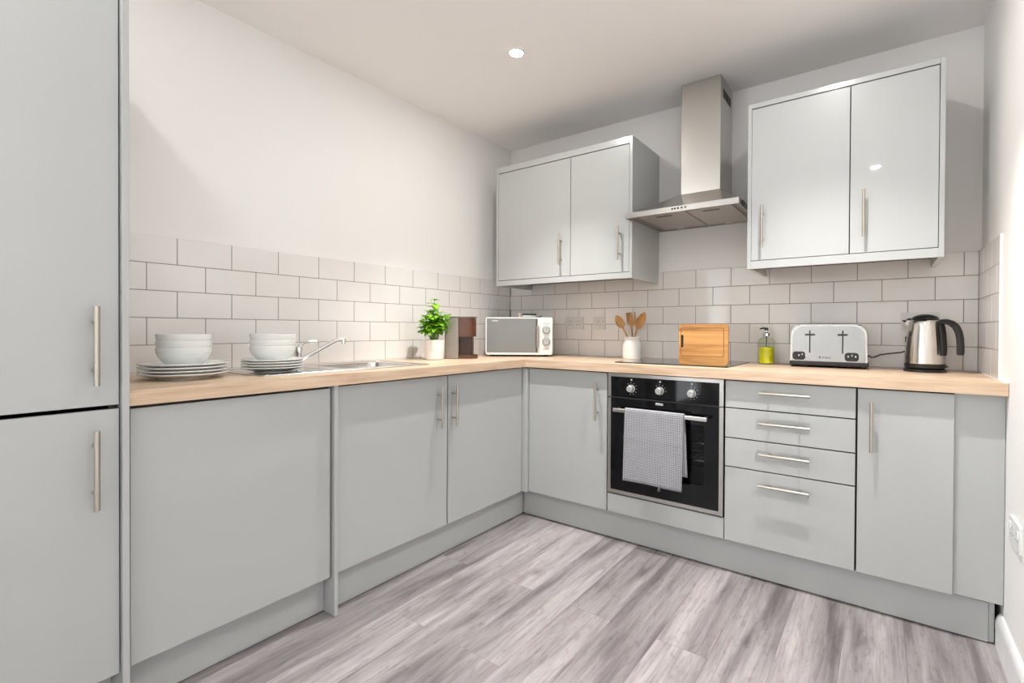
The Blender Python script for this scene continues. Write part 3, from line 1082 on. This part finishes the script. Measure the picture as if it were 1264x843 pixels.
for z in (.222, .056):
    bm = B()
    for q in (0, -.007):
        box(bm, .158, .200, -.0003, .001, z + q - .0012, z + q + .0012)
    obj('panel_printing', bm, M['grey_mark'], t, smooth=False)
for i, (x, y) in enumerate(((-.18, .04), (.18, .04), (-.18, .25), (.18, .25))):
    bm = B()
    cyl(bm, (x, y, 0), (x, y, H0 + .001), .013, .015, 16)
    obj('foot', bm, M['blackrub'], t)
MWM = MATRIX[t]
def on_mw(x, y):
    return (MWM @ Vector((x, y, H1)))
# what lies on the microwave
c = on_mw(.065, .13)
t = thing('notebook', 'small dark green notebook with white pages lying on the microwave', 'notebook', c, YAW + .04)
bm = B()
box(bm, -.050, .046, -.045, .045, 0.0002, .006, .001)
box(bm, -.050, .046, -.045, .045, .0145, .028, .002)
box(bm, -.050, -.046, .042, .045, .006, .0145)
obj('cover', bm, M['green'], t)
bm = B()
box(bm, -.047, .043, -.043, .0415, .0062, .0143, .0006)
obj('pages', bm, M['paper'], t)
c = on_mw(-.002, .12)
t = tag(obj('cork_stopper', (lambda b: (lathe(b, [(0, 0), (.011, 0), (.0115, .004), (.0095, .012), (.013, .018), (.0135, .026), (.010, .030), (0, .031)], 0, 0, 24), b)[1])(B()), M['beige']),
        'pale stubby stopper standing on the microwave beside the notebook', 'stopper')
t.location = c
c = on_mw(.132, .13)
bm = B()
tube(bm, [(-.020, 0, .0045), (-.006, .003, .005), (.008, .002, .008), (.022, -.002, .011)], [.0042, .005, .0042, .003], 10)
t = tag(obj('pen', bm, M['mwdark']), 'short dark pen resting on the microwave right of the notebook', 'pen')
t.location = c
t.rotation_euler = (0, 0, YAW)

# ------------------------------------------------------------------ utensils in their crock
CR = (1.0715, -.123)
t = thing('utensil_crock', 'white stoneware crock holding wooden utensils left of the hob', 'crock', (*CR, WT))
bm = B()
R0 = .058
prof = [(0, WT + .001), (R0 * .93, WT), (R0, WT + .006), (R0 * 1.01, WT + .07), (R0 * .99, WT + .092), (R0 * .88, WT + .112), (R0 * .83, WT + .119), (R0 * .88, WT + .126), (R0 * .92, WT + .134),
        (R0 * .90, WT + .138), (R0 * .84, WT + .136), (R0 * .77, WT + .12), (R0 * .92, WT + .09), (R0 * .92, WT + .012), (0, WT + .010)]
lathe(bm, prof, *CR, 48)
obj('jar', bm, M['crock'], t, True, angle=60)
def utensil(kind, foot, neck, tip, label, width):
    """foot inside the jar, neck where handle meets head, tip of the head; head faces the camera."""
    foot, neck, tip = Vector(foot), Vector(neck), Vector(tip)
    o = thing({'spoon': 'wooden_spoon', 'fork': 'wooden_fork'}[kind], label, {'spoon': 'spoon', 'fork': 'fork'}[kind], foot)
    bm = B()
    tube(bm, [foot, foot.lerp(neck, .5), foot.lerp(neck, .9), neck], [.005, .0052, .0056, .006], 10)
    obj('handle', bm, M['spoon'], o, True)
    d = (tip - neck).normalized()
    f = Vector((.45, -.9, .0))
    s = d.cross(f).normalized()
    f = s.cross(d).normalized() * -1
    if f.y > 0:
        f = -f
    L = (tip - neck).length
    bm = B()
    if kind == 'spoon':
        N = 12
        A, Bk = [], []
        for i in range(N + 1):
            q = i / N
            w = width * max(.02, (math.sin(PI * q ** .85)) ** .62) if i < N else .001
            w = max(w, .005) if i == 0 else w
            c = neck + d * L * q
            A.append([bm.verts.new(c + s * w * u + f * (.003 - .009 * (1 - u * u) * math.sin(PI * q))) for u in (-1, -.6, -.2, .2, .6, 1)])
            Bk.append([bm.verts.new(c + s * w * u + f * (-.001 - .012 * (1 - u * u) * (math.sin(PI * q) * .8 + .2))) for u in (-1, -.6, -.2, .2, .6, 1)])
        for R_ in (A, Bk):
            for a, b in zip(R_, R_[1:]):
                for j in range(5):
                    bm.faces.new((a[j], a[j + 1], b[j + 1], b[j]))
        for a, b, c2, d2 in zip(A, A[1:], Bk, Bk[1:]):
            bm.faces.new((a[0], b[0], d2[0], c2[0]))
            bm.faces.new((a[5], b[5], d2[5], c2[5]))
        bm.faces.new(A[0] + Bk[0][::-1])
        bm.faces.new(A[-1] + Bk[-1][::-1])
    else:
        out = [(-.006, 0), (-width * .8, L * .22), (-width, L * .40), (-width, L * .98), (-width * .72, L), (-width * .62, L * .42), (-width * .40, L * .42), (-width * .30, L), (width * .30, L), (width * .40, L * .42),
               (width * .62, L * .42), (width * .72, L), (width, L * .98), (width, L * .40), (width * .8, L * .22), (.006, 0)]
        for dd2 in (0,):
            vs1 = [bm.verts.new(neck + s * u + d * v + f * .003) for u, v in out]
            vs2 = [bm.verts.new(neck + s * u + d * v - f * .004) for u, v in out]
            bm.faces.new(vs1); bm.faces.new(vs2[::-1])
            for i in range(len(out)):
                j = (i + 1) % len(out)
                bm.faces.new((vs1[i], vs1[j], vs2[j], vs2[i]))
        bmesh.ops.triangulate(bm, faces=[f_ for f_ in bm.faces if len(f_.verts) > 4])
    obj('head', bm, M['spoon'], o, True, angle=60)
    return o
zi = WT + .013
utensil('spoon', (1.095, -.115, zi), (1.012, -.122, 1.145), (.962, -.124, 1.226), 'wooden spoon leaning left out of the white crock', .026)
utensil('fork', (1.072, -.090, zi), (1.052, -.085, 1.155), (1.040, -.078, 1.245), 'wooden slotted fork standing upright in the white crock', .029)
utensil('spoon', (1.058, -.148, zi), (1.112, -.140, 1.140), (1.164, -.142, 1.243), 'wooden spoon leaning right out of the white crock', .028)

# ------------------------------------------------------------------ chopping board standing on the hob
BX0, BX1, BZ0 = 1.4755, 1.7220, WT + .0053
BH = .206
t = thing('chopping_board', 'rectangular bamboo chopping board standing upright on the hob', 'chopping board', ((BX0 + BX1) / 2, -.42, BZ0))
bm = B()
slotp = [(BX0 + .013 + u, BZ0 + .085 + v) for u, v in rrect(0, .012, 0, .066, .0058)]
slab(bm, [[(u, v) for u, v in rrect(BX0, BX1, BZ0, BZ0 + BH, .016)], slotp], -.434, -.414, XZ)
obj('board', bm, M['bamboo'], t, True)
bm = B()
slab(bm, [slotp], -.4305, -.4155, XZ)
obj('grip_slot_shade', bm, M['gap_shade'], t, True, smooth=False)  # near-black fill painting the shade inside the hand slot
bm = B()
slab(bm, [rrect(BX0 + .010, BX1 - .018, BZ0 + .040, BZ0 + BH - .018, .010), rrect(BX0 + .0135, BX1 - .0215, BZ0 + .0435, BZ0 + BH - .0215, .008)], -.4345, -.433, XZ)
obj('juice_groove', bm, M['groove'], t, True)

# ------------------------------------------------------------------ soap dispenser
SO = (1.833, -.083)
t = thing('soap_dispenser', 'clear pump bottle of yellow-green liquid soap between board and toaster', 'soap dispenser', (*SO, WT))
bm = B()
lathe(bm, [(0, WT + .001), (.038, WT), (.041, WT + .005), (.041, WT + .118), (.038, WT + .130), (.028, WT + .141), (.0175, WT + .146), (.0165, WT + .158), (.0150, WT + .158), (.0150, WT + .148),
           (.026, WT + .138), (.0355, WT + .128), (.0385, WT + .117), (.0385, WT + .006), (0, WT + .004)], *SO, 40)
obj('bottle', bm, M['bottle'], t, True, angle=60)
bm = B()
lathe(bm, [(0, WT + .0045), (.038, WT + .0065), (.0382, WT + .089), (.036, WT + .092), (0, WT + .092)], *SO, 36)
obj('liquid_soap', bm, M['soap'], t, True)
bm = B()
lathe(bm, [(.004, WT + .152), (.0185, WT + .152), (.0185, WT + .166), (.012, WT + .170), (.0075, WT + .172), (.0075, WT + .183), (0, WT + .183)], *SO, 24)
obj('collar', bm, M['chrome'], t, True)
bm = B()
cyl(bm, (*SO, WT + .182), (*SO, WT + .196), .0095, .0085, 18)
tube(bm, [(SO[0], SO[1], WT + .191), (SO[0] - .018, SO[1] - .006, WT + .193), (SO[0] - .031, SO[1] - .010, WT + .189)], [.006, .005, .004], 10)
tube(bm, [(SO[0], SO[1], WT + .012), (SO[0], SO[1], WT + .153)], .0025, 8)
obj('pump', bm, M['black'], t, True)

# ------------------------------------------------------------------ toaster
t = thing('toaster', 'four-slice polished steel toaster with black base left of the kettle', 'toaster', (2.122, -.113, WT))
TX0, TX1, TY0, TY1, TZ0, TZ1 = 1.9665, 2.281, -.190, -.036, WT + .031, WT + .209
def tprof(x0, x1, z0, z1, r=.052):
    p = [(x0 - .003, z0), (x1 + .003, z0)]
    for cx, a0 in ((x1 - r, 0), (x0 + r, 90)):
        for k in range(11):
            a = math.radians(a0 + 9 * k)
            p.append((cx + r * math.cos(a), z1 - r + r * math.sin(a)))
    return p
bm = B()
slab(bm, [tprof(TX0, TX1, TZ0, TZ1)], TY0 + .006, TY1 - .004, XZ)
slab(bm, [tprof(TX0 + .006, TX1 - .006, TZ0, TZ1 - .006)], TY0, TY0 + .006, XZ)
body = obj('body', bm, M['toaster'], t, True, angle=25)
bm = B()
slab(bm, [tprof(TX0 - .0015, TX1 + .0015, TZ0, TZ1 + .0015)[:], tprof(TX0 + .006, TX1 - .006, TZ0 + .001, TZ1 - .006)], TY0 + .004, TY0 + .012, XZ)
obj('edge_trim', bm, M['steel'], t, True)
bm = B()
box(bm, TX0 - .006, TX1 + .008, TY0 - .002, TY1 - .002, WT + .010, WT + .0312, .004, 2)
obj('base', bm, M['black'], t, True)
for x, y in ((TX0 + .012, TY0 + .018), (TX1 - .012, TY0 + .018), (TX0 + .012, TY1 - .022), (TX1 - .012, TY1 - .022)):
    bm = B()
    cyl(bm, (x, y, WT), (x, y, WT + .0105), .010, .012, 14)
    obj('foot', bm, M['blackrub'], t, True)
for x in (2.049, 2.1865):
    bm = B()
    box(bm, x - .0026, x + .0026, TY0 - .0006, TY0 + .002, WT + .072, WT + .182, .0006)
    s_ = obj('lever_slot', bm, M['gap_shade'], t, True)
    bm = B()
    box(bm, x - .0205, x + .0205, TY0 - .020, TY0 - .003, WT + .157, WT + .1655, .003, 2)
    box(bm, x - .0022, x + .0022, TY0 - .008, TY0 + .001, WT + .155, WT + .164)
    obj('lever', bm, M['black'], s_, True)
for x0, x1, dx in ((1.974, 2.030, .014), (2.195, 2.2515, .0)):
    bm = B()
    slab(bm, [rrect(x0, x1, WT + .036, WT + .077, .014)], TY0 - .003, TY0 + .001, XZ)
    c_ = obj('control_panel', bm, M['black'], t, True)
    bm = B()
    xm = (x0 + x1) / 2 + dx
    cyl(bm, (xm + .002, TY0 - .002, WT + .058), (xm + .002, TY0 - .012, WT + .058), .0115, .010, 20)
    k_ = obj('browning_dial', bm, M['black'], c_, True)
    bm = B()
    box(bm, xm + .000, xm + .003, TY0 - .0128, TY0 - .0115, WT + .059, WT + .0675)
    for q in (-.013, .017):
        box(bm, xm + q - .003, xm + q + .001, TY0 - .0036, TY0 - .0025, WT + .054, WT + .063)
    obj('dial_printing', bm, M['white_mark'], c_, True, smooth=False)
bm = B()
# faint maker's mark low on the front: one solid bar, then a row of small letters too fine to read
box(bm, 2.0905, 2.0945, TY0 - .0004, TY0 + .001, WT + .045, WT + .056)
for k in range(6):
    x = 2.1015 + k * .0062
    box(bm, x, x + .0012, TY0 - .0004, TY0 + .001, WT + .045, WT + .055)
    box(bm, x + .0012, x + .0042, TY0 - .0004, TY0 + .001, WT + (.0535 if k % 2 else .045), WT + (.055 if k % 2 else .0465))
    if k % 3 != 1:
        box(bm, x + .0032, x + .0044, TY0 - .0004, TY0 + .001, WT + .045, WT + .055)
obj('maker_mark', bm, M['black'], t, True, smooth=False)
for y in (-.142, -.088):
    for x in (2.050, 2.198):
        bm = B()
        box(bm, x - .060, x + .060, y - .012, y + .012, TZ1 - .002, TZ1 + .0004)
        obj('bread_slot', bm, M['gap_shade'], t, True, smooth=False)

# ------------------------------------------------------------------ kettle
KC = (2.4955, -.150)
t = thing('kettle', 'brushed steel cordless kettle with black handle by the right wall', 'kettle', (*KC, WT), math.radians(-34))
bm = B()
lathe(bm, [(0, 0), (.074, 0), (.0765, .003), (.0765, .010), (.070, .0145), (0, .015)], 0, 0, 48)
obj('power_base', bm, M['black'], t)
bm = B()
lathe(bm, [(0, .0152), (.067, .0152), (.0725, .019), (.0735, .024), (.0735, .036), (.0715, .0375), (0, .0375)], 0, 0, 48)
box(bm, .066, .088, -.010, .010, .024, .032, .003, 2)
obj('lower_band', bm, M['black'], t)
bm = B()
prof = [(.0725, .0376), (.0728, .042), (.0722, .070), (.0705, .105), (.0680, .140), (.0648, .175), (.0610, .205), (.0575, .222), (.0540, .229), (.0480, .2315), (.0, .2318)]
lathe(bm, prof, 0, 0, 64)
kb = obj('body', bm, M['kettle'], t, angle=50)
bm = B()
# pouring lip
sp = []
for (x, z, hw) in ((-.050, .172, .010), (-.064, .190, .019), (-.073, .210, .021), (-.081, .2245, .018)):
    sp.append([bm.verts.new((x, -hw, z + .004)), bm.verts.new((x - .006, -hw * .5, z)), bm.verts.new((x - .009, 0, z - .002)), bm.verts.new((x - .006, hw * .5, z)), bm.verts.new((x, hw, z + .004)),
               bm.verts.new((-.044, hw * .9, z + .006)), bm.verts.new((-.044, -hw * .9, z + .006))])
for a, b in zip(sp, sp[1:]):
    for j in range(7):
        bm.faces.new((a[j], a[(j + 1) % 7], b[(j + 1) % 7], b[j]))
bm.faces.new(sp[0]); bm.faces.new(sp[-1])
obj('spout', bm, M['kettle'], t)
bm = B()
lathe(bm, [(.0, .2320), (.0485, .2320), (.0500, .2345), (.0475, .241), (.040, .2475), (.026, .2535), (.010, .2565), (0, .257)], 0, 0, 40)
obj('lid', bm, M['black'], t, angle=50)
bm = B()
tube(bm, [(-.070, -.020, .2235), (-.080, -.017, .2275), (-.0915, 0, .2285), (-.080, .017, .2275), (-.070, .020, .2235)], .0042, 8)
obj('pouring_rim', bm, M['black'], t)
bm = B()
# black grip strip against the body, then the hooked handle
def strap(bm, pts, wid, thick):
    rows = []
    for i, (x, z) in enumerate(pts):
        a = Vector(pts[max(0, i - 1)]); b = Vector(pts[min(len(pts) - 1, i + 1)])
        d = (b - a).normalized()
        n = Vector((-d.y, d.x))
        w, th = wid[i] if hasattr(wid, '__len__') else wid, thick[i] if hasattr(thick, '__len__') else thick
        ring = []
        for k in range(12):
            q = 2 * PI * k / 12
            cu, cv = math.cos(q), math.sin(q)
            e = .55
            u = math.copysign(abs(cu) ** e, cu) * w
            v = math.copysign(abs(cv) ** e, cv) * th
            ring.append(bm.verts.new((x + n.x * v, u, z + n.y * v)))
        rows.append(ring)
    for a, b in zip(rows, rows[1:]):
        for k in range(12):
            bm.faces.new((a[k], a[(k + 1) % 12], b[(k + 1) % 12], b[k]))
    bm.faces.new(rows[0][::-1]); bm.faces.new(rows[-1])
strap(bm, [(.0745, .075), (.0755, .10), (.0735, .14), (.0700, .18), (.0650, .212)], [.013, .015, .0155, .0155, .0145], .007)
strap(bm, [(.052, .214), (.066, .2225), (.084, .2225), (.103, .215), (.119, .200), (.129, .178), (.1345, .150), (.1365, .120), (.1365, .092), (.136, .080)],
      [.013, .014, .0145, .0145, .014, .0135, .013, .0125, .0125, .0115], [.007, .010, .011, .0115, .0115, .011, .011, .011, .0115, .009])
obj('handle', bm, M['blackrub'], t)
bm = B()
slab(bm, [rrect(-.0055, .0055, .128, .156, .004)], -.0705, -.066, XZ)
o = obj('water_gauge', bm, M['black'], t)
o.rotation_euler = (0, 0, math.radians(-62))

# cord behind toaster and kettle
bm = B()
tube(bm, [(2.262, -.030, 1.016), (2.284, -.026, 1.013), (2.300, -.024, 1.004), (2.312, -.024, 1.008), (2.335, -.022, 1.020), (2.375, -.02, 1.027), (2.415, -.020, 1.033), (2.447, -.02, 1.046),
          (2.463, -.024, 1.07), (2.463, -.030, 1.11), (2.456, -.032, 1.142)], .0030, 8)
cord = tag(obj('power_cord', bm, M['blackrub']), 'black power cord running along the tiles from toaster to kettle socket', 'cord')

# ------------------------------------------------------------------ sockets
def socket(name, label, u0, u1, z0, z1, gangs, to_world, mat, switch_side=0, lit=False):
    t = thing(name, label, 'socket', to_world((u0 + u1) / 2, (z0 + z1) / 2, 0))
    def part(nm, loops, d0, d1, m, parent):
        bm = B()
        slab(bm, loops, d0, d1)
        for v in bm.verts:
            v.co = Vector(to_world(v.co.x, v.co.y, v.co.z))
        return obj(nm, bm, m, parent, True)
    pl = part('face_plate', [rrect(u0, u1, z0, z1, .005)], .0002, .0075, mat, t)
    for g in range(gangs):
        c = u0 + (u1 - u0) * (g + .5) / gangs
        zm = (z0 + z1) / 2
        off = (.020 if gangs == 2 else .0) * (-1 if g == 0 else 1)
        if gangs == 2:
            part('rocker', [rrect(c + off * .9 - .006, c + off * .9 + .006, zm + .004, zm + .026, .002)], .0070, .0102, mat, pl)
        else:
            part('rocker', [rrect(c + .019, c + .031, zm - .004, zm + .018, .002)], .0070, .0102, mat, pl)
        pc = c - off * .3 if gangs == 2 else c - .004
        for du, dz, w, h in ((0, .012, .004, .009), (-.011, -.010, .0065, .004), (.011, -.010, .0065, .004)):
            part('pin_hole', [[(pc + du - w / 2, zm + dz - h / 2), (pc + du + w / 2, zm + dz - h / 2), (pc + du + w / 2, zm + dz + h / 2), (pc + du - w / 2, zm + dz + h / 2)]], .0070, .0078, M['gap_shade'], pl)
    return t
BACK = lambda u, v, d: (u, -d, v)
RIGHT = lambda u, v, d: (XR - d, u, v)
socket('wall_socket', 'double socket on the back tiles right of the microwave', .508, .657, 1.1365, 1.2255, 2, BACK, M['socketgrey'])
socket('wall_socket', 'single socket on the back tiles just left of the wooden utensils', .733, .823, 1.1355, 1.2235, 1, BACK, M['socketgrey'])
socket('wall_socket', 'double socket on the tiles half hidden behind the kettle', 2.412, 2.558, 1.1375, 1.2245, 2, BACK, M['socketgrey'])
socket('wall_socket', 'white double socket low on the right wall at the picture edge', -.826, -.680, .4365, .5245, 2, RIGHT, M['socketwhite'])
# plug in the kettle socket
t = thing('plug', 'black plug pushed into the socket behind the kettle', 'plug', (2.452, -.012, 1.17))
bm = B()
slab(bm, [rrect(2.432, 2.474, 1.142, 1.196, .012)], -.0085, -.032, XZ)
slab(bm, [rrect(2.440, 2.466, 1.150, 1.188, .010)], -.032, -.040, XZ)
obj('plug_body', bm, M['black'], t, True)

# ------------------------------------------------------------------ recessed ceiling lights
spots = [(.851, -1.019, 'recessed round ceiling light shining above the sink cabinet corner'),
         (2.12, -1.02, 'recessed ceiling light in front of the right wall cabinet, above the frame'),
         (.675, -2.78, 'recessed ceiling light close beside the tall cabinet, out of frame'),
         (2.28, -2.795, 'recessed ceiling light right above the camera, out of frame')]
first = None
for x, y, lab in spots:
    if first is None:
        first = thing('ceiling_downlight', lab, 'ceiling light', (x, y, ZC), group='recessed ceiling lights')
        bm = B()
        lathe(bm, [(.030, -.0002), (.042, -.0002), (.042, -.003), (.038, -.005), (.031, -.004)], 0, 0, 40, True)
        obj('trim_ring', bm, M['skirt'], first)
        bm = B()
        lathe(bm, [(0, -.0058), (.012, -.0056), (.022, -.0050), (.029, -.0042), (.031, -.0032), (.031, -.0006), (0, -.0006)], 0, 0, 32)
        obj('lens', bm, M['lens'], first)
    else:
        lamp = dup(first, (x, y, ZC), lab)
        if y < -2 and x < 2:           # the one by the tall cabinet is dimmer
            for ch in lamp.children:
                if ch.name.startswith('lens'):
                    ch.data = ch.data.copy()
                    ch.data.materials[0] = M['lens_dim']
        if y < -2 and x > 2:           # the lamp over the camera is the brightest of the four
            for ch in lamp.children:
                if ch.name.startswith('lens'):
                    ch.data = ch.data.copy()
                    ch.data.materials[0] = M['lens_bright']

# the lamps' main beams (the lenses above give the wide spill)
for x, y, lab in (spots[0], spots[1], spots[3]):
    ld = bpy.data.lights.new('downlight_beam', 'SPOT')
    ld.energy = 52 if y > -2 else 30
    ld.color = (1.0, .98, .955)
    ld.spot_size = math.radians(92)
    ld.spot_blend = .9
    ld.shadow_soft_size = .013
    lo = bpy.data.objects.new('downlight_beam', ld)
    lo.location = (x, y, ZC - .045)
    COL.objects.link(lo)

# ------------------------------------------------------------------ daylight, camera, view
wd = bpy.data.worlds.new('daylight')
scene.world = wd
wd.use_nodes = True
bg = wd.node_tree.nodes['Background']
bg.inputs['Color'].default_value = (.93, .97, 1.0, 1)
bg.inputs['Strength'].default_value = 2.5

cam = bpy.data.cameras.new('camera')
co = bpy.data.objects.new('camera', cam)
COL.objects.link(co)
yaw, pitch, roll = math.radians(35.4827), math.radians(-.481), math.radians(.2941)
F_ = Vector((-math.sin(yaw) * math.cos(pitch), math.cos(yaw) * math.cos(pitch), math.sin(pitch)))
R_ = Vector((math.cos(yaw), math.sin(yaw), 0))
U_ = R_.cross(F_)
Rr = R_ * math.cos(roll) + U_ * math.sin(roll)
Ur = -R_ * math.sin(roll) + U_ * math.cos(roll)
mw = Matrix.Identity(4)
for i in range(3):
    mw[i][0], mw[i][1], mw[i][2] = Rr[i], Ur[i], -F_[i]
mw[0][3], mw[1][3], mw[2][3] = 2.3414, -2.9158, 1.1326
co.matrix_world = mw
cam.sensor_width = 36
cam.sensor_fit = 'HORIZONTAL'
cam.lens = 597.35 / 1264 * 36
cam.shift_x = -(663.69 - 632) / 1264
cam.shift_y = -(421.5 - 411.97) / 1264
cam.clip_start = .02
scene.camera = co

vs = scene.view_settings
vs.view_transform = 'Standard'
vs.look = 'None'
vs.gamma = 1
vs.exposure = 1.36
vs.use_curve_mapping = False
cy = scene.cycles
cy.use_denoising = True
cy.max_bounces = 12
cy.diffuse_bounces = 6
cy.glossy_bounces = 6
cy.transparent_max_bounces = 16
cy.caustics_reflective = False
cy.caustics_refractive = False
cy.sample_clamp_indirect = 6
